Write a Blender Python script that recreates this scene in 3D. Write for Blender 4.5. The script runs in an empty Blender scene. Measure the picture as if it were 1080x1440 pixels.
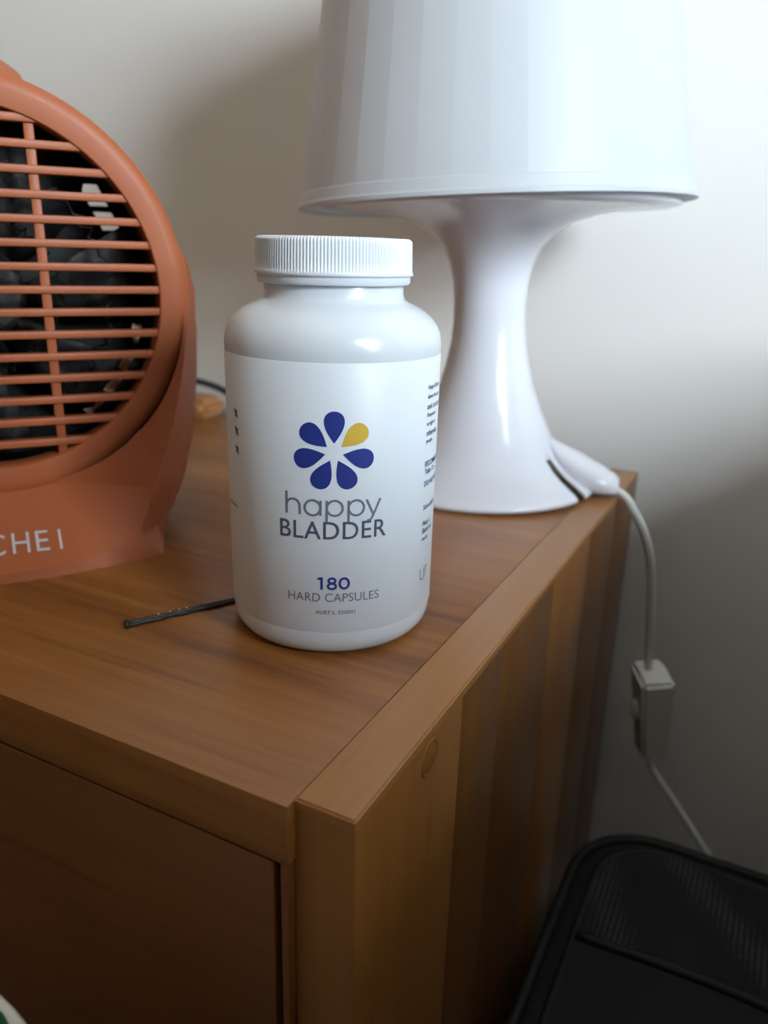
import bpy, bmesh, math, random
from mathutils import Vector, Matrix
R = math.radians
random.seed(7)
scene = bpy.context.scene
COL = scene.collection

# Frame: X along the cabinet's front (right +), Y towards the back wall, Z up, metres.
# Origin = top outer front corner of the cabinet's side panel.
FLOOR = -0.50
WALL_Y = 0.447
WALL_XR, WALL_XL, WALL_YF, CEIL = 1.25, -1.9, -2.6, 1.90
# ------------------------------------------------------------------ camera
cd_ = bpy.data.cameras.new('camera'); cam = bpy.data.objects.new('camera', cd_); COL.objects.link(cam)
cx, cy, cz = Vector((0.88746, 0.46014, 0.02623)), Vector((-0.16904, 0.27201, 0.94733)), Vector((0.42877, -0.84515, 0.31918))
cam.matrix_world = Matrix(((cx.x, cy.x, cz.x, 0.07997), (cx.y, cy.y, cz.y, -0.14613), (cx.z, cy.z, cz.z, 0.142), (0, 0, 0, 1)))
cd_.sensor_fit = 'VERTICAL'; cd_.sensor_height = 36; cd_.lens = 1095/1440*36
cd_.clip_start = 0.005
cd_.dof.use_dof = True; cd_.dof.focus_distance = 0.262; cd_.dof.aperture_fstop = 9.5
scene.camera = cam
# ------------------------------------------------------------------ daylight
world = bpy.data.worlds.new('overcast_sky'); scene.world = world; world.use_nodes = True
bg = world.node_tree.nodes['Background']
bg.inputs['Color'].default_value = (0.78, 0.91, 1.0, 1); bg.inputs['Strength'].default_value = 32
WIN_Y0, WIN_Y1, WIN_Z0, WIN_Z1 = -0.83, -0.23, 0.24, 1.02
pl = bpy.data.lights.new('window_portal', 'AREA'); pl.shape = 'RECTANGLE'
pl.size = WIN_Z1-WIN_Z0; pl.size_y = WIN_Y1-WIN_Y0; pl.cycles.is_portal = True
po = bpy.data.objects.new('window_portal', pl); COL.objects.link(po)
po.location = (WALL_XR+0.10, (WIN_Y0+WIN_Y1)/2, (WIN_Z0+WIN_Z1)/2); po.rotation_euler = (0, R(90), 0)
scene.view_settings.view_transform = 'Standard'; scene.view_settings.look = 'None'
scene.view_settings.exposure = 0.95; scene.view_settings.gamma = 1; scene.view_settings.use_curve_mapping = False

# ------------------------------------------------------------------ helpers
def obj(name, me, mat, parent=None, smooth=False):
    o = bpy.data.objects.new(name, me); COL.objects.link(o)
    if mat: me.materials.append(mat)
    if parent: o.parent = parent
    if smooth:
        for p in me.polygons: p.use_smooth = True
    return o
def mesh(name, bm, mat, parent=None, smooth=False, recalc=True, angle=None):
    if recalc: bmesh.ops.recalc_face_normals(bm, faces=bm.faces[:])
    me = bpy.data.meshes.new(name); bm.to_mesh(me); bm.free()
    o = obj(name, me, mat, parent, smooth)
    if angle is not None: me.shade_smooth(); me.set_sharp_from_angle(angle=R(angle))
    return o
def tag(o, label, cat, group=None):
    o['label'] = label; o['category'] = cat
    if group: o['group'] = group
    return o
def struct(o): o['kind'] = 'structure'; return o
def empty(name, loc, rz=0):
    o = bpy.data.objects.new(name, None); COL.objects.link(o); o.empty_display_size = .02
    o.location = loc; o.rotation_euler = (0, 0, rz); return o
def box(bm, x0, x1, y0, y1, z0, z1, bev=0, seg=2):
    r = bmesh.ops.create_cube(bm, size=1, matrix=Matrix.Translation(((x0+x1)/2, (y0+y1)/2, (z0+z1)/2)) @ Matrix.Diagonal((x1-x0, y1-y0, z1-z0, 1)))
    if bev:
        es = list({e for v in r['verts'] for e in v.link_edges})
        bmesh.ops.bevel(bm, geom=es, offset=bev, segments=seg, affect='EDGES', profile=.5)
    return bm
def boxo(name, dims, mat, parent=None, bev=0, seg=2):
    return mesh(name, box(bmesh.new(), *dims, bev=bev, seg=seg), mat, parent, angle=35 if bev else None)
def lathe(bm, prof, n=96, rf=None, closed=False, skip=None):
    """prof: list (r,z). rf(r,z,i,angle)->r. skip(angle_mid, z_mid)->True drops the face."""
    rings = []
    for i, (r, z) in enumerate(prof):
        if r < 1e-7: rings.append([bm.verts.new((0, 0, z))]); continue
        ring = []
        for k in range(n):
            a = 2*math.pi*k/n; rr = rf(r, z, i, a) if rf else r
            ring.append(bm.verts.new((rr*math.cos(a), rr*math.sin(a), z)))
        rings.append(ring)
    pairs = list(zip(rings[:-1], rings[1:])) + ([(rings[-1], rings[0])] if closed else [])
    for j, (a, b) in enumerate(pairs):
        zm = (prof[j][1]+prof[(j+1) % len(prof)][1])/2
        for k in range(n):
            k2 = (k+1) % n
            if skip and skip(2*math.pi*(k+.5)/n, zm): continue
            if len(a) == 1 and len(b) == 1: continue
            if len(a) == 1: bm.faces.new((a[0], b[k], b[k2]))
            elif len(b) == 1: bm.faces.new((a[k], b[0], a[k2]))
            else: bm.faces.new((a[k], b[k], b[k2], a[k2]))
    return bm
def spline(pts, sub=8):
    P = [Vector(p) for p in pts]; P = [2*P[0]-P[1]] + P + [2*P[-1]-P[-2]]; out = []
    for i in range(1, len(P)-2):
        for k in range(sub):
            t = k/sub; a, b, c, d = P[i-1:i+3]
            out.append(.5*((2*b)+(c-a)*t+(2*a-5*b+4*c-d)*t*t+(3*b-a-3*c+d)*t**3))
    out.append(P[-2]); return out
def tube(bm, pts, r, n=10, ry=None, up=Vector((0, 0, 1)), cap=True):
    ry = ry or r; rings = []
    m = len(pts)
    for i, p in enumerate(pts):
        t = (pts[min(i+1, m-1)]-pts[max(i-1, 0)]).normalized()
        s = t.cross(up)
        if s.length < 1e-3: s = t.cross(Vector((0, 1, 0)))
        if i and rings:
            s0 = rings_s
            s = (s0 - t*s0.dot(t))
        s.normalize(); rings_s = s; u = s.cross(t)
        rings.append([bm.verts.new(p+s*(r*math.cos(2*math.pi*k/n))+u*(ry*math.sin(2*math.pi*k/n))) for k in range(n)])
    for a, b in zip(rings[:-1], rings[1:]):
        for k in range(n): bm.faces.new((a[k], a[(k+1) % n], b[(k+1) % n], b[k]))
    if cap: bm.faces.new(rings[0][::-1]); bm.faces.new(rings[-1])
    return bm

# ------------------------------------------------------------------ materials
class NT:
    def __init__(s, name):
        s.m = bpy.data.materials.new(name); s.m.use_nodes = True; s.t = s.m.node_tree; s.b = s.t.nodes['Principled BSDF']
    def n(s, kind, **kw):
        nd = s.t.nodes.new(kind)
        for k, v in kw.items():
            if k in nd.inputs: nd.inputs[k].default_value = v
            else: setattr(nd, k, v)
        return nd
    def l(s, a, b): s.t.links.new(a, b)
def set_(b, **kw):
    for k, v in kw.items(): b.inputs[k.replace('_', ' ')].default_value = v
def ramp(g, stops):
    r = g.n('ShaderNodeValToRGB'); e = r.color_ramp.elements
    e[0].position, e[0].color = stops[0][0], (*stops[0][1], 1); e[1].position, e[1].color = stops[-1][0], (*stops[-1][1], 1)
    for p, c in stops[1:-1]: q = e.new(p); q.color = (*c, 1)
    return r
def plastic(name, col, rough=.35, bump=0, bscale=400, spec=.5, var=0, sss=0, coat=0):
    g = NT(name); set_(g.b, Base_Color=(*col, 1), Roughness=rough, Specular_IOR_Level=spec)
    if coat: set_(g.b, Coat_Weight=coat, Coat_Roughness=.15)
    if sss: set_(g.b, Subsurface_Weight=sss, Subsurface_Radius=(.006, .005, .004), Subsurface_Scale=1.0)
    tc = g.n('ShaderNodeTexCoord')
    if var:
        n1 = g.n('ShaderNodeTexNoise', Scale=25.0, Detail=4.0); g.l(tc.outputs['Object'], n1.inputs['Vector'])
        r = ramp(g, [(.3, tuple(c*(1-var) for c in col)), (.7, tuple(min(1, c*(1+var)) for c in col))])
        g.l(n1.outputs['Fac'], r.inputs['Fac']); g.l(r.outputs['Color'], g.b.inputs['Base Color'])
    if bump:
        n2 = g.n('ShaderNodeTexNoise', Scale=bscale, Detail=3.0); g.l(tc.outputs['Object'], n2.inputs['Vector'])
        bp = g.n('ShaderNodeBump', Strength=bump, Distance=.0005); g.l(n2.outputs['Fac'], bp.inputs['Height']); g.l(bp.outputs['Normal'], g.b.inputs['Normal'])
    return g.m
def wood(name, c_dark, c_mid, c_light, axis, rough=.38, seed=0.0, streak=1.0, coat=.25):
    """lacquered pine: grain streaks run along `axis`."""
    g = NT(name); set_(g.b, Roughness=rough, Coat_Weight=coat, Coat_Roughness=.25)
    tc = g.n('ShaderNodeTexCoord'); oi = g.n('ShaderNodeObjectInfo')
    mp = g.n('ShaderNodeMapping'); sc = [34.0, 34.0, 34.0]; sc[axis] = 2.2; mp.inputs['Scale'].default_value = sc
    mp.inputs['Location'].default_value = (seed, seed*1.7, seed*.6)
    av = g.n('ShaderNodeVectorMath', operation='ADD'); g.l(tc.outputs['Object'], av.inputs[0])
    cmb = g.n('ShaderNodeCombineXYZ'); g.l(oi.outputs['Random'], cmb.inputs[0]); g.l(oi.outputs['Random'], cmb.inputs[1]); g.l(oi.outputs['Random'], cmb.inputs[2])
    g.l(cmb.outputs[0], av.inputs[1]); g.l(av.outputs[0], mp.inputs['Vector'])
    n1 = g.n('ShaderNodeTexNoise', Scale=1.0, Detail=6.0, Roughness=.62, Distortion=.6); g.l(mp.outputs[0], n1.inputs['Vector'])
    mp2 = g.n('ShaderNodeMapping'); sc2 = [220.0]*3; sc2[axis] = 6.0; mp2.inputs['Scale'].default_value = sc2; g.l(av.outputs[0], mp2.inputs['Vector'])
    n2 = g.n('ShaderNodeTexNoise', Scale=1.0, Detail=4.0, Roughness=.7); g.l(mp2.outputs[0], n2.inputs['Vector'])
    n3 = g.n('ShaderNodeTexNoise', Scale=7.0, Detail=2.0); g.l(av.outputs[0], n3.inputs['Vector'])
    a = g.n('ShaderNodeMath', operation='MULTIPLY_ADD'); a.inputs[1].default_value = .5*streak; g.l(n1.outputs['Fac'], a.inputs[0])
    b = g.n('ShaderNodeMath', operation='MULTIPLY_ADD'); b.inputs[1].default_value = .22*streak; g.l(n2.outputs['Fac'], b.inputs[0]); b.inputs[2].default_value = .5-.36*streak-.15
    c = g.n('ShaderNodeMath', operation='MULTIPLY_ADD'); c.inputs[1].default_value = .3; g.l(n3.outputs['Fac'], c.inputs[0]); g.l(b.outputs[0], c.inputs[2]); g.l(c.outputs[0], a.inputs[2])
    r = ramp(g, [(.26, c_dark), (.46, c_mid), (.72, c_light)]); g.l(a.outputs[0], r.inputs['Fac'])
    # sparse dark pores
    th_ = ramp(g, [(.26, (.62, .56, .50)), (.34, (1, 1, 1))]); mp3 = g.n('ShaderNodeMapping'); sc3 = [130.0]*3; sc3[axis] = 9.0; mp3.inputs['Scale'].default_value = sc3
    g.l(av.outputs[0], mp3.inputs['Vector']); n4 = g.n('ShaderNodeTexNoise', Scale=1.0, Detail=2.0); g.l(mp3.outputs[0], n4.inputs['Vector']); g.l(n4.outputs['Fac'], th_.inputs['Fac'])
    mx = g.n('ShaderNodeMix', data_type='RGBA', blend_type='MULTIPLY'); mx.inputs[0].default_value = .6
    g.l(r.outputs['Color'], mx.inputs[6]); g.l(th_.outputs['Color'], mx.inputs[7]); g.l(mx.outputs[2], g.b.inputs['Base Color'])
    bp = g.n('ShaderNodeBump', Strength=.12, Distance=.0004); g.l(n2.outputs['Fac'], bp.inputs['Height']); g.l(bp.outputs['Normal'], g.b.inputs['Normal'])
    return g.m
M = {}
M['wall'] = plastic('wall_paint', (.86, .83, .795), .8, bump=.15, bscale=90, spec=.2)
M['wall2'] = plastic('brown_feature_paint', (.20, .13, .085), .8, spec=.2)
M['wall3'] = plastic('apricot_paint', (.78, .56, .38), .8, spec=.2)
M['ceiling'] = plastic('ceiling_paint', (.82, .75, .66), .9, spec=.2)
M['carpet'] = plastic('carpet', (.12, .085, .06), .95, bump=.8, bscale=300, spec=.1, var=.15)
M['trim'] = plastic('trim_paint', (.75, .74, .71), .45)
M['top'] = wood('top_lacquered_wood', (.085, .022, .0035), (.215, .073, .0135), (.32, .126, .028), 0, seed=3.1, streak=1.6)
M['edge'] = wood('panel_edge_wood', (.21, .082, .018), (.31, .128, .029), (.38, .168, .042), 1, seed=1.2, streak=1.2)
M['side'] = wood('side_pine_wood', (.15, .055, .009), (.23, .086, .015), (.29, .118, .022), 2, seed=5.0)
M['side2'] = wood('side_pine_wood_dark', (.075, .026, .005), (.135, .049, .010), (.19, .076, .015), 2, seed=9.0)
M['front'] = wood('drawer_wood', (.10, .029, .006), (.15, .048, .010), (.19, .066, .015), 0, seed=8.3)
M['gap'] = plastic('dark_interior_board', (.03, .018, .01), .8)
M['block'] = wood('block_wood', (.28, .10, .03), (.40, .17, .06), (.5, .24, .1), 0, seed=2.0)

# ------------------------------------------------------------------ the room
def wallbox(name, d, mat): return struct(boxo(name, d, mat))
T = .12
wallbox('floor', (WALL_XL-T, WALL_XR+T, WALL_YF-T, WALL_Y+T, FLOOR-.1, FLOOR), M['carpet'])
wallbox('ceiling', (WALL_XL-T, WALL_XR+T, WALL_YF-T, WALL_Y+T, CEIL, CEIL+.1), M['ceiling'])
wallbox('wall_back', (WALL_XL-T, WALL_XR+T, WALL_Y, WALL_Y+T, FLOOR, CEIL), M['wall'])
wallbox('wall_left', (WALL_XL-T, WALL_XL, WALL_YF, WALL_Y, FLOOR, CEIL), M['wall3'])
wallbox('wall_front', (WALL_XL-T, WALL_XR+T, WALL_YF-T, WALL_YF, FLOOR, CEIL), M['wall2'])
bm = bmesh.new()
for d in ((WALL_YF, WIN_Y0, FLOOR, CEIL), (WIN_Y1, WALL_Y, FLOOR, CEIL), (WIN_Y0, WIN_Y1, FLOOR, WIN_Z0), (WIN_Y0, WIN_Y1, WIN_Z1, CEIL)):
    box(bm, WALL_XR, WALL_XR+T, *d)
struct(mesh('wall_right', bm, M['wall']))
gl = NT('window_glass'); t_ = gl.n('ShaderNodeBsdfTransparent'); gs = gl.n('ShaderNodeBsdfGlossy', Roughness=.02); mx = gl.n('ShaderNodeMixShader'); mx.inputs[0].default_value = .06
gl.l(t_.outputs[0], mx.inputs[1]); gl.l(gs.outputs[0], mx.inputs[2]); gl.l(mx.outputs[0], gl.t.nodes['Material Output'].inputs['Surface'])
win = struct(empty('window_1', (WALL_XR, (WIN_Y0+WIN_Y1)/2, WIN_Z0)))
hw, hh = (WIN_Y1-WIN_Y0)/2, WIN_Z1-WIN_Z0
bm = bmesh.new(); fwid = .045
for d in ((-hw, -hw+fwid, 0, hh), (hw-fwid, hw, 0, hh), (-hw+fwid, hw-fwid, 0, fwid), (-hw+fwid, hw-fwid, hh-fwid, hh)): box(bm, .03, .08, *d)
mesh('window_frame', bm, M['trim'], win)
boxo('pane', (.052, .058, -hw+fwid, hw-fwid, fwid, hh-fwid), gl.m, win)
boxo('window_sill', (-.09, .03, -hw-.04, hw+.04, -.03, 0), M['trim'], win, bev=.004)
for nm, d in (('baseboard_back', (WALL_XL, WALL_XR, WALL_Y-.012, WALL_Y, FLOOR, FLOOR+.09)), ('baseboard_right', (WALL_XR-.012, WALL_XR, WALL_YF, WALL_Y-.012, FLOOR, FLOOR+.09))):
    struct(boxo(nm, d, M['trim'], bev=.003))

# ------------------------------------------------------------------ bedside cabinet
CW, CD, BT, PT = .46, .40, .020, .019
cab = tag(empty('bedside_cabinet', (0, 0, FLOOR)), 'brown lacquered pine bedside cabinet with drawer against the white wall', 'cabinet')
up = -FLOOR
def cpart(name, d, mat, bev=.0008, parent=cab):
    o = boxo(name, (d[0], d[1], d[2], d[3], d[4]+up, d[5]+up), mat, None, bev=bev); o.parent = parent; return o
cpart('top_board', (-CW+PT, -PT-.00004, -.0036, CD, -BT, 0), M['top'], .0005)
ys = [0, .0756, .118, .190, .262, .330, CD]
for i in range(6):
    cpart('side_plank', (-PT, 0, ys[i]+.00008, ys[i+1]-.00008, FLOOR+.0, -.0030), M['side'] if i in (0, 3) else M['side2'], .00006)
bm = box(bmesh.new(), -PT, 0, 0, CD, -.003+up, .0004+up)
bmesh.ops.bevel(bm, geom=[e for e in bm.edges if min(v.co.z for v in e.verts) > up], offset=.0007, segments=3, affect='EDGES')
mesh('panel_edge_strip', bm, M['edge'], cab, angle=35)
cpart('left_side_panel', (-CW, -CW+PT-.0003, 0, CD, FLOOR, .0004), M['side'], .0009)
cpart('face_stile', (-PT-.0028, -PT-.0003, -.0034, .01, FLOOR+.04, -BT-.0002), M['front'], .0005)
cpart('carcass_interior', (-CW+PT, -PT-.003, .014, CD-.002, FLOOR+.03, -BT-.0003), M['gap'], 0)
dz = [(-BT-.0009, -.178), (-.181, -.345), (-.348, FLOOR+.05)]
for z1, z0 in dz:
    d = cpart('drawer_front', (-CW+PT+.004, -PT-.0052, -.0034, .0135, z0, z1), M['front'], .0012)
    bmk = lathe(bmesh.new(), [(0, 0), (.007, 0), (.006, .004), (.011, .009), (.013, .013), (.009, .016), (0, .017)], 24)
    k = mesh('knob', bmk, M['side2'], d, smooth=True); k.rotation_euler = (R(90), 0, 0); k.location = (-CW/2-.005, -.0034, (z0+z1)/2+up)
cpart('plinth', (-CW+PT, -PT-.003, .02, .035, FLOOR, FLOOR+.03), M['front'])
bmk = lathe(bmesh.new(), [(0, .00025), (.0050, .00025), (.0053, .0001), (.0056, .00035), (.0062, .00035), (.0066, 0)], 40)
k = mesh('dowel_plug', bmk, M['side'], cab, smooth=True); k.rotation_euler = (0, R(90), 0); k.location = (0, .0485, -.0086-.002+up)

# ------------------------------------------------------------------ capsule bottle
M['bottle'] = plastic('bottle_plastic', (.67, .70, .75), .22, sss=.15, spec=.5)
M['cap'] = plastic('cap_plastic', (.72, .75, .80), .38, sss=.1)
M['label'] = plastic('label_paper', (.71, .745, .80), .42, spec=.4)
M['blue'] = plastic('ink_blue', (.018, .035, .24), .45)
M['navy'] = plastic('ink_navy_grey', (.075, .085, .14), .5)
M['grey'] = plastic('ink_grey', (.16, .17, .23), .5)
M['yellow'] = plastic('ink_yellow', (.68, .44, .055), .45)
M['green'] = plastic('ink_green', (.10, .19, .10), .5)
bot = tag(empty('capsule_bottle', (-.0694, .1036, 0), R(30.9)), 'white capsule bottle with ribbed cap and blue flower label', 'bottle')
RB = .0393
prof = [(0, .003), (.022, .0026), (.028, .0004), (.031, 0), (.0335, .0004), (.0362, .0019), (.0380, .0042), (.0389, .0070), (RB, .0105), (RB, .060), (RB, .1080), (.0394, .1095), (.0393, .1112), (.0388, .1139), (.0377, .1163), (.0358, .1188), (.0330, .1212), (.0300, .1229), (.0272, .1241), (.0256, .1253), (.0250, .1270), (.0249, .1325), (0, .1325)]
mesh('bottle_body', lathe(bmesh.new(), prof, 128), M['bottle'], bot, angle=50)
# cap: 150 ridges
NR = 150
def ridge(r, z, i, a):
    return r + (.00020*math.cos(a*NR) if 3 <= i <= 8 else 0)
prof = [(0, .1458), (.020, .1458), (.0264, .1456), (.0270, .1452), (.02745, .1446), (.02745, .1440), (.02755, .141), (.02765, .138), (.0277, .1352), (.0281, .1346), (.0283, .1338), (.0281, .1333), (.0273, .1331), (.0273, .1309), (.0268, .1303), (.0255, .1303), (.0252, .1306)]
mesh('ribbed_cap', lathe(bmesh.new(), prof, NR*6, ridge), M['cap'], bot, angle=60)
RL = RB+.00018
bm = lathe(bmesh.new(), [(RL-.0002, .0112), (RL, .0115), (RL, .06), (RL, .1068), (RL-.0002, .1071)], 160)
lab = mesh('label', bm, M['label'], bot, smooth=True); lab['label'] = 'white wraparound paper label'
def wrap(bm, name, mat, rr=RL+.00012):
    xs = [v.co.x for v in bm.verts]; x = math.floor(min(xs)*1000)/1000
    while x < max(xs):
        bmesh.ops.bisect_plane(bm, geom=bm.verts[:]+bm.edges[:]+bm.faces[:], plane_co=(x, 0, 0), plane_no=(1, 0, 0)); x += .0012
    for v in bm.verts:
        p = v.co.x/RB; v.co = Vector((rr*math.sin(p), -rr*math.cos(p), v.co.y))
    return mesh(name, bm, mat, lab, recalc=False)
def fontmesh(s, x0, x1, z0, z1, weight=0, space=1.0, keep=False):
    """flat text mesh in (x,y) fitted to the given box; keep = keep aspect, fit height only, start at x0"""
    cu = bpy.data.curves.new('txt', 'FONT'); cu.body = s; cu.size = 1; cu.offset = weight; cu.resolution_u = 4; cu.space_character = space
    o = bpy.data.objects.new('txt', cu); COL.objects.link(o)
    dg = bpy.context.evaluated_depsgraph_get(); me = o.evaluated_get(dg).to_mesh()
    bm = bmesh.new(); bm.from_mesh(me); o.evaluated_get(dg).to_mesh_clear()
    bpy.data.objects.remove(o); bpy.data.curves.remove(cu)
    ax, bx = min(v.co.x for v in bm.verts), max(v.co.x for v in bm.verts); ay, by = min(v.co.y for v in bm.verts), max(v.co.y for v in bm.verts)
    sy = (z1-z0)/(by-ay); sx = sy*.92 if keep else (x1-x0)/(bx-ax)
    for v in bm.verts: v.co = Vector((x0+(v.co.x-ax)*sx, z0+(v.co.y-ay)*sy, 0))
    return bm
def ribbon(bm, pts, w):
    P = [Vector((p[0], p[1], 0)) for p in pts]; rows = []
    for i, p in enumerate(P):
        t = (P[min(i+1, len(P)-1)]-P[max(i-1, 0)]).normalized(); n = Vector((-t.y, t.x, 0))
        rows.append((bm.verts.new(p+n*w/2), bm.verts.new(p-n*w/2)))
    for a, b in zip(rows[:-1], rows[1:]): bm.faces.new((a[0], a[1], b[1], b[0]))
def arc(cx, cy, rx, ry, a0, a1, n=20): return [(cx+rx*math.cos(R(a0+(a1-a0)*k/n)), cy+ry*math.sin(R(a0+(a1-a0)*k/n))) for k in range(n+1)]
# flower of seven petals, one yellow
FX, FZ = .0004, .0778
for k in range(7):
    a = R(90-k*360/7); bm = bmesh.new(); pts = []
    r0, r1, w = .0030, .0138, .0046
    for j in range(33):
        t = math.pi*2*j/32; s = (1-math.cos(t))/2          # teardrop: pointed inside, round outside
        pts.append((r0+(r1-r0)*s, w*math.sin(t)*math.sin(t/2)**1.15))
    vs = [bm.verts.new((FX+p[0]*math.cos(a)-p[1]*math.sin(a), FZ+p[0]*math.sin(a)+p[1]*math.cos(a), 0)) for p in pts[:-1]]
    bm.faces.new(vs); bmesh.ops.triangulate(bm, faces=bm.faces[:])
    p = wrap(bm, 'printed_petal', M['yellow' if k == 1 else 'blue'])
    if k == 1: p['label'] = 'yellow printed petal'
# "happy"
bm = bmesh.new(); w = .00080; B0, XH, AS, DE = .0556, .0610, .0636, .0532
x = -.0160; bw = .0050; cyy = (B0+XH)/2; ry_ = (XH-B0)/2
ribbon(bm, [(x, B0), (x, AS)], w); ribbon(bm, arc(x+bw*.47, XH-.0023, bw*.47, .0023, 180, 0)+[(x+bw*.94, B0)], w)
x += .0066
ribbon(bm, arc(x+.0026, cyy, .0027, ry_, 0, 360, 32), w); ribbon(bm, [(x+.0053, B0), (x+.0053, XH)], w)
for _ in range(2):
    x += .0074
    ribbon(bm, [(x, DE), (x, XH)], w); ribbon(bm, arc(x+.0027, cyy, .0027, ry_, 0, 360, 32), w)
x += .0063
ribbon(bm, [(x, XH), (x+.0025, B0)], w); ribbon(bm, [(x+.0051, XH), (x+.0021, DE+.0012), (x+.0014, DE+.0003), (x+.0003, DE+.0003)], w)
wrap(bm, 'printed_word', M['grey'])
wrap(fontmesh('BLADDER', -.0186, .0193, .0470, .0534, .004, 1.06), 'printed_word', M['navy'])
bm = bmesh.new(); w = .00085; z0_, z1_ = .0285, .0324; zm = (z0_+z1_)/2+.0001
ribbon(bm, [(-.0051, z1_-.0003), (-.0041, z1_), (-.0037, z1_)], w); ribbon(bm, [(-.0037, z0_-.0004), (-.0037, z1_+.0004)], w)
ribbon(bm, arc(-.0001, zm+.00095, .0012, .00095, 0, 360, 28), w); ribbon(bm, arc(-.0001, zm-.00115, .0014, .00105, 0, 360, 28), w)
ribbon(bm, arc(.0042, (z0_+z1_)/2, .0016, (z1_-z0_)/2, 0, 360, 32), w)
wrap(bm, 'printed_number', M['blue'])
wrap(fontmesh('HARD CAPSULES', -.0158, .0171, .0234, .0267, 0, 1.02), 'printed_words', M['grey'])
wrap(fontmesh('AUST L 320001', -.0060, .0082, .0186, .0200, .01), 'printed_code', M['grey'])
x0 = R(56.8)*RB
rows = [('Happy Bladder', .0966, 0), ('slows the urge', .0933, 0), ('and controls', .0900, 0), ('frequency', .0868, 0), ('at night in', .0836, 0), ('otherwise', .0804, 0), ('people', .0773, 0),
        ('RECOMMENDED', .0690, 1), ('Take 1 to 2', .0662, 0), ('DO NOT USE', .0616, 1), ('Store below', .0526, 0), ('Aust L', .0464, 0), ('Batch no', .0434, 0), ('use by', .0400, 0)]
for s, z, b in rows:
    wrap(fontmesh(s, x0, 0, z-.0009, z+.0012, .01, keep=True), 'printed_line', M['blue' if b else 'navy'])
wrap(fontmesh('U', x0-.0004, x0+.0032, .0236, .0284, -.01), 'printed_mark', M['navy'])
wrap(fontmesh('r', x0+.0042, x0+.0060, .0238, .0286, -.01), 'printed_mark', M['green'])
for z in (.0868, .0805, .0738):
    bm = bmesh.new(); xx = R(-58.3)*RB
    ribbon(bm, [(xx-.0012, z+.0014), (xx+.0008, z-.0014)], .0009); ribbon(bm, [(xx+.0006, z+.0012), (xx-.0008, z-.0010)], .0007); ribbon(bm, [(xx+.0008, z+.0004), (xx-.0014, z+.0006)], .0007)
    wrap(bm, 'printed_mark', M['navy'])
wrap(fontmesh('capsules', R(-75)*RB, R(-60)*RB, .0513, .0531, .01), 'printed_line', M['navy'])

# ------------------------------------------------------------------ hair pin
M['pin'] = plastic('black_enamel_wire', (.012, .011, .011), .42, spec=.5, bump=.3, bscale=900)
pin = tag(empty('hair_pin', (-.1322, .0530, 0), math.atan2(.0386, .0223)), 'black bobby hair pin lying beside the white capsule bottle', 'hair pin')
bm = bmesh.new(); L = .060
tube(bm, spline([(0, .0004, .0009), (.02, .0006, .0009), (.045, .0005, .0009), (L-.001, .0004, .0009), (L, -.0006, .0009), (L-.001, -.0016, .0009), (.045, -.0014, .0009), (.032, -.0016, .0009)]), .00085, 8, .00085)
mesh('straight_leg', bm, M['pin'], pin, smooth=True)
bm = bmesh.new()
tube(bm, spline([(.032, -.0016, .0009), (.027, -.0010, .0009), (.022, -.0018, .0009), (.017, -.0010, .0009), (.012, -.0018, .0009), (.006, -.0014, .0009), (-.0005, -.0022, .0009)]), .00085, 8, .00085)
mesh('wavy_leg', bm, M['pin'], pin, smooth=True)
bm = bmesh.new()
for yy, xx in ((.0004, 0), (-.0022, -.0006)): bmesh.ops.create_icosphere(bm, subdivisions=2, radius=.00125, matrix=Matrix.Translation((xx, yy, .00125)))
mesh('ball_tips', bm, M['pin'], pin, smooth=True)
M['dust'] = plastic('pale_dust', (.75, .72, .68), .9)
for xx in (.0125, .0172, .0210, .0240):
    bm = bmesh.new(); bmesh.ops.create_icosphere(bm, subdivisions=1, radius=.00030, matrix=Matrix.Translation((xx, .0004, .0019))); mesh('dust_fleck', bm, M['dust'], pin)

# ------------------------------------------------------------------ table lamp
M['lamp'] = plastic('lamp_gloss_plastic', (.74, .735, .79), .14, spec=.5, sss=.4)
g = NT('lamp_shade_plastic'); set_(g.b, Base_Color=(.67, .69, .73, 1), Roughness=.45)
tr = g.n('ShaderNodeBsdfTranslucent', Color=(.85, .85, .84, 1)); mx = g.n('ShaderNodeMixShader'); mx.inputs[0].default_value = .30
g.l(g.b.outputs[0], mx.inputs[1]); g.l(tr.outputs[0], mx.inputs[2]); g.l(mx.outputs[0], g.t.nodes['Material Output'].inputs['Surface']); M['shade'] = g.m
M['cord'] = plastic('white_cord_rubber', (.70, .69, .64), .45)
LT = R(1.2)
lamp = tag(empty('table_lamp', (-.0857, .3203, .07*math.sin(LT))), 'white plastic table lamp with pleated shade at the cabinet corner', 'lamp')
lamp.rotation_euler = (Matrix.Rotation(R(19.2), 4, 'Z') @ Matrix.Rotation(-LT, 4, 'Y')).to_euler()
prof = [(70, 0), (70, 1.2), (68.5, 2.4), (64, 5.2), (58, 9), (52, 13.6), (46, 20), (41.8, 27), (38.2, 35), (32.8, 47), (27.2, 61), (23.2, 76), (20.8, 88), (19.6, 101), (19.6, 111), (20.3, 123), (22.8, 135), (27.3, 145), (35, 153.2), (46, 159.6), (62, 164.2), (84, 167), (104, 168)]
prof = [(r/1e3, z/1e3) for r, z in prof]
def slit(a, z):
    d = (a-R(328)+math.pi) % (2*math.pi)-math.pi
    return abs(d) < R(4.3) and z < .0170
bm = lathe(bmesh.new(), prof, 216, skip=slit)
base = mesh('lamp_base', bm, M['lamp'], lamp, smooth=True)
so = base.modifiers.new('thickness', 'SOLIDIFY'); so.thickness = .0022; so.offset = -1
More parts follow.
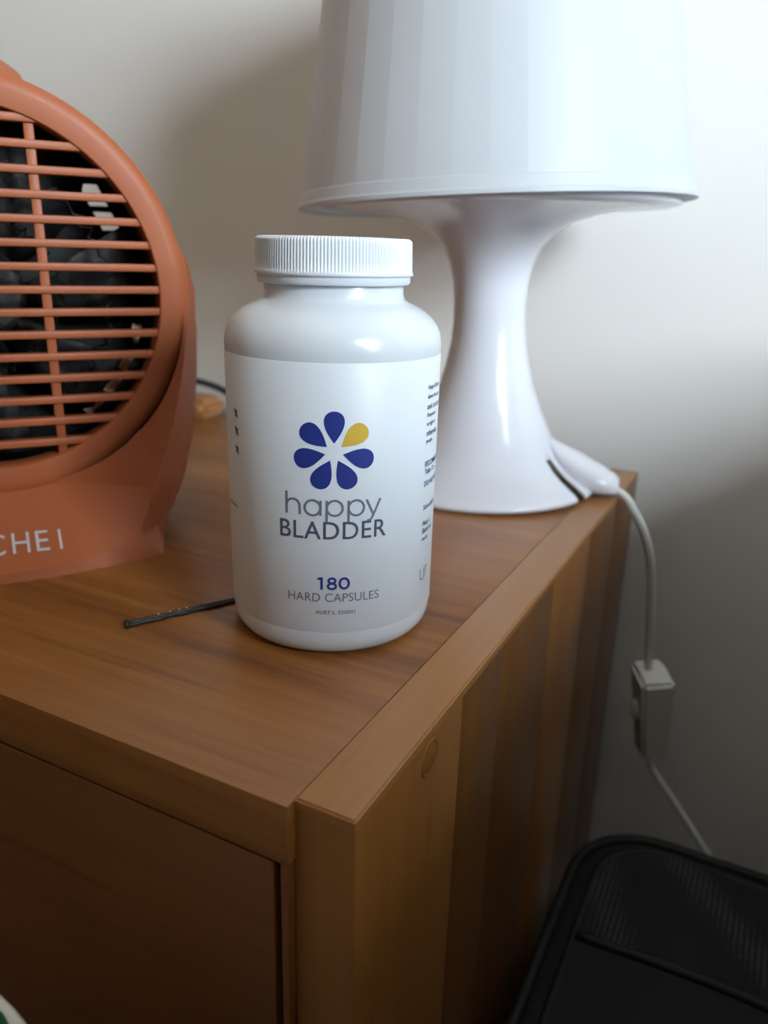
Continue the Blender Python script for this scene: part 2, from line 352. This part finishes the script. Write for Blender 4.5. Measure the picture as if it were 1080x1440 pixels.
# raised cord outlet sloping down the base flank
bm = bmesh.new(); secs = [(.038, .033, .002, .001), (.044, .0255, .0085, .0045), (.052, .0185, .0125, .0080), (.060, .0140, .0140, .0092), (.068, .0100, .0145, .0092), (.076, .0070, .0140, .0082), (.083, .0050, .0115, .0062), (.0862, .0040, .0080, .0044)]
rings = []
for x, z, wy, hz in secs:
    rings.append([bm.verts.new((x, wy*math.cos(2*math.pi*k/20), max(.0004, z+hz*math.sin(2*math.pi*k/20)*(1 if math.sin(2*math.pi*k/20) > 0 else 1.8)))) for k in range(20)])
for a, b in zip(rings[:-1], rings[1:]):
    for k in range(20): bm.faces.new((a[k], a[(k+1) % 20], b[(k+1) % 20], b[k]))
bm.faces.new(rings[0][::-1]); bm.faces.new(rings[-1])
lo = mesh('cord_outlet', bm, M['lamp'], lamp, smooth=True); lo.rotation_euler = (0, 0, R(-11))
# shade: 40 flat pleats above a round rim band
NF = 40
def pleat(r, z, i, a):
    if i < 5: return r
    q = (a % (2*math.pi/NF))-math.pi/NF
    return r*(.60+.40*math.cos(math.pi/NF)/math.cos(q))*1.001
prof = [(.1126, .1660), (.1134, .1662), (.1134, .1680), (.1126, .1690), (.1113, .1740), (.1108, .1745), (.0949, .2680), (.0812, .3480), (.0800, .3490), (.0788, .3480)]
bm = lathe(bmesh.new(), prof, NF*6, pleat)
sh = mesh('lamp_shade', bm, M['shade'], lamp)
sh.data.shade_smooth(); sh.data.set_sharp_from_angle(angle=R(2.5))
so = sh.modifiers.new('thickness', 'SOLIDIFY'); so.thickness = .0016; so.offset = -1
sh.rotation_euler = (0, -R(1.7), 0); sh.location = (.0035, 0, 0)
# cord and inline switch (built in the room's frame, then hung on the lamp)
def hang(o):
    bpy.context.view_layer.update(); o.parent = lamp; o.matrix_parent_inverse = lamp.matrix_world.inverted()
    return o
cp = [(-.014, .3300, .0055), (-.002, .3285, .0052), (.0050, .3280, .0020), (.0095, .3285, -.0040), (.0172, .335, -.0195), (.0228, .345, -.043), (.0268, .352, -.080), (.0302, .357, -.123), (.032, .357, -.13)]
hang(mesh('power_cord', tube(bmesh.new(), spline(cp), .0023, 12, .0028), M['cord'], smooth=True))
cp = [(.0405, .352, -.188), (.0435, .355, -.200), (.060, .358, -.222), (.086, .360, -.256), (.125, .366, -.31), (.150, .375, -.38), (.150, .385, -.45), (.13, .40, FLOOR+.006), (.08, .415, FLOOR+.006), (-.05, .424, FLOOR+.006)]
hang(mesh('power_cord', tube(bmesh.new(), spline(cp), .0022, 12, .0026), M['cord'], smooth=True))
bm = box(bmesh.new(), -.011, .011, -.017, .017, -.066, 0)
for v in bm.verts:
    if v.co.z < -.03: v.co.y *= .55; v.co.x *= .8
bmesh.ops.bevel(bm, geom=bm.edges[:], offset=.0028, segments=3, affect='EDGES')
sw = mesh('inline_switch', bm, M['cord'], angle=40)
sw.location = (.0335, .354, -.124); sw.rotation_euler = (R(2), R(-7), R(-60+25+60)); sw['label'] = 'white inline switch on the lamp cord'
hang(sw)
bm = bmesh.new(); bmesh.ops.create_uvsphere(bm, u_segments=20, v_segments=12, radius=1, matrix=Matrix.Translation((-.0108, 0, -.029)) @ Matrix.Diagonal((.0042, .0052, .0085, 1)))
bt = mesh('switch_button', bm, M['cord'], sw, smooth=True)

# ------------------------------------------------------------------ fan heater
M['orange'] = plastic('orange_plastic', (.36, .098, .036), .45, bump=.12, bscale=700, spec=.3)
M['dark'] = plastic('dusty_black_metal', (.022, .020, .019), .6, var=.6)
g = NT('dusty_blade'); tc = g.n('ShaderNodeTexCoord'); n1 = g.n('ShaderNodeTexNoise', Scale=60.0, Detail=6.0, Roughness=.7); g.l(tc.outputs['Object'], n1.inputs['Vector'])
r = ramp(g, [(.46, (.012, .011, .012)), (.6, (.06, .056, .055)), (.78, (.26, .24, .23))]); g.l(n1.outputs['Fac'], r.inputs['Fac']); g.l(r.outputs['Color'], g.b.inputs['Base Color']); set_(g.b, Roughness=.7); M['blade'] = g.m
M['lit_patch'] = plastic('painted_lit_patch', (.92, .58, .40), .35)
M['print'] = plastic('white_print', (.55, .47, .48), .5)
heat = tag(empty('fan_heater', (-.2038, .0581, 0), R(52.9)), 'orange plastic fan heater with a round slatted grille', 'heater')
# local x = across the face, local y = backwards, z up.  v (towards viewer) = -y
HZ = .118
RX = Matrix.Translation((0, 0, HZ)) @ Matrix.Rotation(R(-90), 4, 'X')     # lathe z -> local +y (backwards)
def hl(name, prof, mat, n=96, closed=False, angle=40, parent=heat, skip=None):
    bm = lathe(bmesh.new(), prof, n, closed=closed, skip=skip); bm.transform(RX)
    return mesh(name, bm, mat, parent, angle=angle)
ringp = [(.0785, .060), (.0785, .0470), (.0790, .0464), (.086, .0456), (.0895, .0460), (.0913, .0472), (.0923, .0500), (.0930, .056), (.0955, .072), (.0955, .105), (.092, .124), (.089, .126), (.087, .124), (.0895, .105), (.0895, .070), (.085, .060)]
hl('housing_ring', ringp, M['orange'], 128, closed=True)
# stand: lofted foot with a forward apron
Z = [0, 4.5, 9.5, 14, 22, 30, 45, 60, 80, 100, 120, 134, 150]
VC = [0, -.5, -12, -21, -36, -50, -54, -56, -58, -60, -62, -64, -66]
UC = [66, 61, 56.5, 58, 62, 66, 73, 79, 85, 89.5, 92.5, 93, 88]
VK = [-11, -12, -13, -15, -18, -21, -27, -32, -38, -43, -48, -55, -66]
US = [68, 71, 74, 78, 82.5, 86.5, 91.5, 95, 98.5, 100.5, 100.5, 97, 89]
def at(A, z):
    for i in range(len(Z)-1):
        if Z[i] <= z <= Z[i+1]:
            f = (z-Z[i])/(Z[i+1]-Z[i]); return A[i]+(A[i+1]-A[i])*f
def lip(t): return 4.5+5.0*t*t
def front(u, z):
    t = min(1, abs(u)/at(UC, z))
    if z >= 30: return at(VC, z)+(at(VK, z)-at(VC, z))*t*t
    zl = lip(t)
    if z <= zl: return -11*t*t-.12*z
    zz = 4.5+(z-zl)*25.5/(30-zl); return at(VC, zz)+(at(VK, z)-at(VC, zz))*t*t
def side(z): return [((at(UC, z)+at(US, z))/2+1.5, at(VK, z)-11), (at(US, z), at(VK, z)-27), (at(US, z), -100), (at(US, z)-14, -118)]
def strip(bm, rows):
    for a, b in zip(rows[:-1], rows[1:]):
        for k in range(len(a)-1): bm.faces.new((a[k], a[k+1], b[k+1], b[k]))
bm = bmesh.new(); NTT = 14; rows = []
def hv(u, v, z): return bm.verts.new((u/1e3, -v/1e3, z/1e3))
for m_ in range(11):
    right = []
    for k in range(NTT+1):
        t = k/NTT; z = (0, lip(t))[m_] if m_ < 2 else lip(t)+(30-lip(t))*(m_-1)/9
        right.append((at(UC, z)*t, front(at(UC, z)*t, z), z))
    z = right[-1][2]; right += [(u, v, z) for u, v in side(z)]
    pts = [(-u, v, z_) for u, v, z_ in right[::-1]] + right[1:]; pts.append(pts[0])
    rows.append([hv(*p) for p in pts])
strip(bm, rows); bm.faces.new(rows[0][:-1][::-1])
for sg in (-1, 1):
    rows = []; z = 30.0
    while z <= 150:
        ui = math.sqrt(max(0, 89.5**2-(z-118)**2)); uo = max(at(UC, z), ui+.3)
        pts = [(ui+(uo-ui)*k/8, front(ui+(uo-ui)*k/8, z)) for k in range(9)] + side(z)
        rows.append([hv(sg*u, v, z) for u, v in pts]); z += 2.5
    strip(bm, rows)
bmesh.ops.remove_doubles(bm, verts=bm.verts[:], dist=1e-6)
mesh('stand', bm, M['orange'], heat, angle=32)
# grille
slat_me = None
for i in range(15):
    z = .1912-.01007*i; h = math.sqrt(max(.0803**2-(z-HZ)**2, 1e-6))
    boxo('grille_slat', (-h, h, .0474, .0535, z-.0017, z+.0017), M['orange'], heat, bev=.0006)
for u in (-.0283, .0283):
    h = math.sqrt(.0803**2-u*u); boxo('grille_rib', (u-.0021, u+.0021, .0490, .0550, HZ-h, HZ+h), M['orange'], heat, bev=.0006)
# inside
hl('inner_shroud', [(.0885, .064), (.0885, .119), (.0875, .119), (.0875, .064)], M['dark'], 72, closed=True)
bm = bmesh.new()         # back plate with vent openings the wall shows through
zs = [HZ-.088+.176*k/40 for k in range(41)] + [.1705, .148, .1600, .1570]; zs.sort()
def cell(a0, a1, b0, b1, z0, z1):
    bm.faces.new([bm.verts.new((u, .118, z)) for u, z in ((a0, z0), (a1, z0), (b1, z1), (b0, z1))])
for z0, z1 in zip(zs[:-1], zs[1:]):
    c0, c1 = (math.sqrt(max(1e-8, .0881**2-(z-HZ)**2)) for z in (z0, z1)); zm = (z0+z1)/2
    if .148 < zm < .1705 and not .157 < zm < .160:          # a slanted vent opening in two steps
        e = [.0528+.0105*(.1705-z)/.0225 for z in (z0, z1)]
        cell(-c0, e[0], -c1, e[1], z0, z1); cell(e[0]+.0092, c0, e[1]+.0092, c1, z0, z1)
    else: cell(-c0, c0, -c1, c1, z0, z1)
bmesh.ops.remove_doubles(bm, verts=bm.verts[:], dist=1e-6)
mesh('back_plate', bm, M['dark'], heat)
hl('motor_hub', [(0, .072), (.018, .072), (.021, .076), (.021, .105), (0, .106)], M['blade'], 40)
for k in range(7):
    bm = bmesh.new(); a0 = 2*math.pi*k/7-.07; rows = []
    for j in range(6):
        rr = .020+(.080-.020)*j/5; wd = R(15+4*math.sin(math.pi*j/5)); a = a0+.25*j/5
        rows.append([bm.verts.new((rr*math.cos(a+wd*s), .088-.011*s, HZ+rr*math.sin(a+wd*s))) for s in (-1, -.33, .33, 1)])
    for p, q in zip(rows[:-1], rows[1:]):
        for s in range(3): bm.faces.new((p[s], p[s+1], q[s+1], q[s]))
    b = mesh('fan_blade', bm, M['blade'], heat, smooth=True); so = b.modifiers.new('thickness', 'SOLIDIFY'); so.thickness = .0012
for rr in (.035, .058):
    bm = bmesh.new(); pts = []
    for k in range(0, 361, 3):
        a = R(k); w_ = .0025*math.sin(k*.9); pts.append(Vector(((rr+w_)*math.cos(a), .064+.0022*math.cos(k*.9), HZ+(rr+w_)*math.sin(a))))
    mesh('heating_coil', tube(bm, pts, .0006, 6), M['dark'], heat, smooth=True)
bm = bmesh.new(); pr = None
for k in range(13):          # light on the orange interior, painted as a bright toothed strip at lower right
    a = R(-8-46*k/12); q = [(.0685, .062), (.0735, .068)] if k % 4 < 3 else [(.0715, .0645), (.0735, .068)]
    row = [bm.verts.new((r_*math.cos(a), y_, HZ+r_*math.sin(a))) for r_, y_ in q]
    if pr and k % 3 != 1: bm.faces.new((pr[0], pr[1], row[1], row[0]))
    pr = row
o = mesh('lit_interior_patch', bm, M['lit_patch'], heat); so = o.modifiers.new('thickness', 'SOLIDIFY'); so.thickness = .0006
# letters on the apron
for ch, u0, u1 in (('C', -8.6, -1.6), ('H', 1.2, 8.4), ('E', 11.0, 16.4), ('I', 20.7, 21.8)):
    bm = fontmesh(ch, u0, u1, 9.2, 15.0, .0)
    bmesh.ops.subdivide_edges(bm, edges=bm.edges[:], cuts=2)
    for v in bm.verts: u, z = v.co.x, v.co.y; v.co = Vector((u/1e3, -front(u, z)/1e3-.0004, z/1e3+.0002))
    mesh('printed_letter', bm, M['print'], heat, recalc=False)
# control knob on top
bm = lathe(bmesh.new(), [(.028, -.010), (.0275, .000), (.0255, .0040), (.021, .0074), (.014, .0098), (.007, .0108), (0, .011)], 48)
kn = mesh('control_knob', bm, M['orange'], heat, angle=40); kn.location = (.003, .078, HZ+.0900)
# power cord
M['black_rubber'] = plastic('black_cord_rubber', (.016, .018, .019), .5)
cp = [(-.285, .150, .030), (-.34, .23, .026), (-.40, .34, .030), (-.412, .392, .0285), (-.396, .413, .0225), (-.373, .420, .0150), (-.350, .4235, .001), (-.340, .425, -.03), (-.338, .425, -.12), (-.338, .425, -.4)]
o = mesh('power_cord', tube(bmesh.new(), spline(cp), .0030, 12), M['black_rubber'], smooth=True)
bpy.context.view_layer.update(); o.parent = heat; o.matrix_parent_inverse = heat.matrix_world.inverted()

# ------------------------------------------------------------------ wooden block behind the heater
bm = box(bmesh.new(), -.426, -.3535, .366, .398, 0, .0170)
bmesh.ops.bevel(bm, geom=bm.edges[:], offset=.006, segments=4, affect='EDGES')
for v in bm.verts: v.co.z = max(v.co.z, 0.0)
bl = mesh('wooden_block', bm, M['block'], angle=50); tag(bl, 'small rounded wooden block on the cabinet beneath a black cable', 'block')

# ------------------------------------------------------------------ black mesh bag beside the cabinet
g = NT('black_mesh_fabric'); set_(g.b, Roughness=.8, Specular_IOR_Level=.3)
tc = g.n('ShaderNodeTexCoord'); mp = g.n('ShaderNodeMapping'); mp.inputs['Scale'].default_value = (330, 520, 330); g.l(tc.outputs['Object'], mp.inputs['Vector'])
vo = g.n('ShaderNodeTexVoronoi', Scale=1.0, Randomness=.12); g.l(mp.outputs[0], vo.inputs['Vector'])
r = ramp(g, [(.12, (.07, .07, .07)), (.40, (.006, .006, .006))]); g.l(vo.outputs['Distance'], r.inputs['Fac']); g.l(r.outputs['Color'], g.b.inputs['Base Color'])
bp = g.n('ShaderNodeBump', Strength=.6, Distance=.001); g.l(vo.outputs['Distance'], bp.inputs['Height']); g.l(bp.outputs['Normal'], g.b.inputs['Normal']); M['meshf'] = g.m
M['bag'] = plastic('black_bag_cloth', (.008, .008, .008), .85, bump=.4, bscale=500, spec=.25)
M['bag2'] = plastic('charcoal_bag_cloth', (.012, .012, .012), .85, bump=.4, bscale=500, spec=.25)
M['pipe'] = plastic('black_piping', (.005, .005, .005), .6, spec=.3)
BX0, BX1, BY0, BY1, BZ = .012, .195, -.06, .300, -.212
bag = tag(empty('mesh_bag', ((BX0+BX1)/2, (BY0+BY1)/2, FLOOR)), 'black mesh-topped fabric bag standing on the floor beside the cabinet', 'bag')
bcx, bcy = (BX0+BX1)/2, (BY0+BY1)/2
def rrect(inset, n=10, r=.05):
    hx, hy = (BX1-BX0)/2-inset, (BY1-BY0)/2-inset; r = max(.008, r-inset*.6); out = []
    for cxs, cys, a0 in ((1, 1, 0), (-1, 1, 90), (-1, -1, 180), (1, -1, 270)):
        for k in range(n+1):
            a = R(a0+90*k/n); out.append((cxs*(hx-r)+r*math.cos(a), cys*(hy-r)+r*math.sin(a)))
    return out
up_ = -FLOOR
def dome(x, y): return .006*math.cos(x/.16)*math.cos(y/.2)-.010*max(0, -y/.18) + .002*math.sin(x*40+y*25)
bm = bmesh.new(); loops = []
for inset, z in ((.012, 0), (.004, .008), (.001, .06), (0.0, .18), (.0, BZ+up_-.03), (.001, BZ+up_-.008), (.004, BZ+up_-.002)):
    loops.append([bm.verts.new((x, y, z)) for x, y in rrect(inset)])
for inset in (.010, .022, .04, .07, .11):
    loops.append([bm.verts.new((x, y, BZ+up_+dome(x, y)*min(1, inset/.03)*.8)) for x, y in rrect(inset)])
for a, b in zip(loops[:-1], loops[1:]):
    n = len(a)
    for k in range(n): bm.faces.new((a[k], a[(k+1) % n], b[(k+1) % n], b[k]))
bm.faces.new(loops[0][::-1]); bm.faces.new(loops[-1])
mesh('bag_body', bm, M['bag'], bag, angle=60)
pts = [Vector((x, y, BZ+up_-.001)) for x, y in rrect(.003)]; pts = pts+[pts[0]]
mesh('edge_piping', tube(bmesh.new(), pts, .0036, 8, cap=False), M['pipe'], bag, smooth=True)
ins = .018
def patch(name, y0, y1, mat, lift):
    bm = bmesh.new(); nx, ny = 30, 12; gr = []
    hx = (BX1-BX0)/2-ins
    for j in range(ny+1):
        y = y0+(y1-y0)*j/ny-bcy; row = []
        for i in range(nx+1):
            x = -hx+2*hx*i/nx; yy = y; c = .045
            ex = hx-c-abs(x)
            if ex < 0:
                lim = ((BY1-BY0)/2-ins)-c+math.sqrt(max(c*c-ex*ex, 0)); yy = max(-lim, min(lim, y))
            row.append(bm.verts.new((x, yy, BZ+up_+dome(x, yy)*.8+lift)))
        gr.append(row)
    for j in range(ny):
        for i in range(nx): bm.faces.new((gr[j][i], gr[j][i+1], gr[j+1][i+1], gr[j+1][i]))
    return mesh(name, bm, mat, bag, smooth=True)
p = patch('mesh_panel', .200, BY1-ins, M['meshf'], .0022); p['label'] = 'black open-weave mesh panel'
patch('cloth_panel', BY0+ins, .193, M['bag2'], .0020)
pts = [Vector((x, .1965-bcy, BZ+up_+dome(x, .1965-bcy)*.8+.002)) for x in [((BX0-BX1)/2+.018+((BX1-BX0)-.036)*k/20) for k in range(21)]]
mesh('seam_piping', tube(bmesh.new(), pts, .0028, 8), M['pipe'], bag, smooth=True)
pts = [Vector((x, y, BZ+up_+.0005+dome(x, y)*.4)) for x, y in rrect(.017)]; pts = pts+[pts[0]]
mesh('inner_piping', tube(bmesh.new(), pts, .0030, 8, cap=False), M['pipe'], bag, smooth=True)

# ------------------------------------------------------------------ waste bin in front of the drawers
M['bin'] = plastic('pale_bin_plastic', (.72, .69, .63), .5)
M['liner'] = plastic('green_bin_liner', (.03, .16, .09), .4, bump=.5, bscale=60)
binr = tag(empty('waste_bin', (-.0772, -.1483, FLOOR)), 'pale round waste bin with green liner in front of the drawers', 'waste bin')
hB = -.036-FLOOR
mesh('bin_body', lathe(bmesh.new(), [(0, .002), (.062, 0), (.065, .003), (.084, hB-.006), (.0890, hB-.004), (.0900, hB-.0005), (.0890, hB+.0010), (.0868, hB-.0002), (.0850, hB-.02), (.064, .008), (0, .007)], 72), M['bin'], binr, angle=50)
mesh('bin_liner', lathe(bmesh.new(), [(.0872, hB+.0010), (.0850, hB-.004), (.079, hB-.10), (.060, .03), (0, .028)], 72, lambda r, z, i, a: r-.0008*abs(math.sin(a*17+z*30))), M['liner'], binr, smooth=True)

# ------------------------------------------------------------------ bed on the far side of the bag
M['sheet'] = plastic('grey_bed_cover', (.16, .16, .17), .9, bump=.5, bscale=200, spec=.2, var=.1)
M['bedwood'] = wood('bed_frame_wood', (.15, .06, .02), (.28, .12, .04), (.36, .17, .06), 1, seed=4)
bx0, bx1, by0, by1 = .215, 1.14, -1.50, .43
bed = tag(empty('bed', ((bx0+bx1)/2, (by0+by1)/2, FLOOR)), 'low wooden bed with grey cover beside the black bag', 'bed')
def bpart(name, d, mat, bev): 
    o = boxo(name, (d[0]-(bx0+bx1)/2, d[1]-(bx0+bx1)/2, d[2]-(by0+by1)/2, d[3]-(by0+by1)/2, d[4]-FLOOR, d[5]-FLOOR), mat, None, bev=bev, seg=4); o.parent = bed; return o
bpart('bed_frame', (bx0+.02, bx1-.02, by0+.02, by1, FLOOR+.1, FLOOR+.30), M['bedwood'], .006)
for x in (bx0+.03, bx1-.09):
    for y in (by0+.03, by1-.07): bpart('leg', (x, x+.06, y, y+.06, FLOOR, FLOOR+.1), M['bedwood'], .004)
bpart('mattress', (bx0+.01, bx1-.01, by0+.01, by1-.005, FLOOR+.30, FLOOR+.50), M['bin'], .04)
bpart('bed_cover', (bx0, bx1, by0, by1-.01, FLOOR+.20, .135), M['sheet'], .06)
M['blocker_pillow'] = plastic('dark_blocker_cloth', (.10, .085, .08), .9, bump=.4, bscale=200, spec=.2)  # unseen pillows added to block window light from the drawers and table front
def blocker_pillow(name, c, size, label, tilt=(0, 0, 0)):
    bm = bmesh.new(); bmesh.ops.create_cube(bm, size=2); bmesh.ops.subdivide_edges(bm, edges=bm.edges[:], cuts=9, use_grid_fill=True)
    for v in bm.verts:
        x, y, z = v.co; e = (1-x*x)*(1-y*y); k = 1+.06*(x*x*y*y)
        v.co = Vector((x*k*size[0], y*k*size[1], z*size[2]*(.12+.88*max(0, e)**.42)))
    o = mesh(name, bm, M['blocker_pillow'], smooth=True); o.location = c; o.rotation_euler = tilt; return tag(o, label, 'blocker_pillow')
blocker_pillow('blocker_pillow', (.50, -.48, .200), (.27, .34, .062), 'added light blocker shaped as a dark cushion, lying flat on the grey bed cover')
blocker_pillow('blocker_pillow', (.51, -.49, .3175), (.26, .32, .055), 'added light blocker shaped as a dark cushion, stacked on top of another')
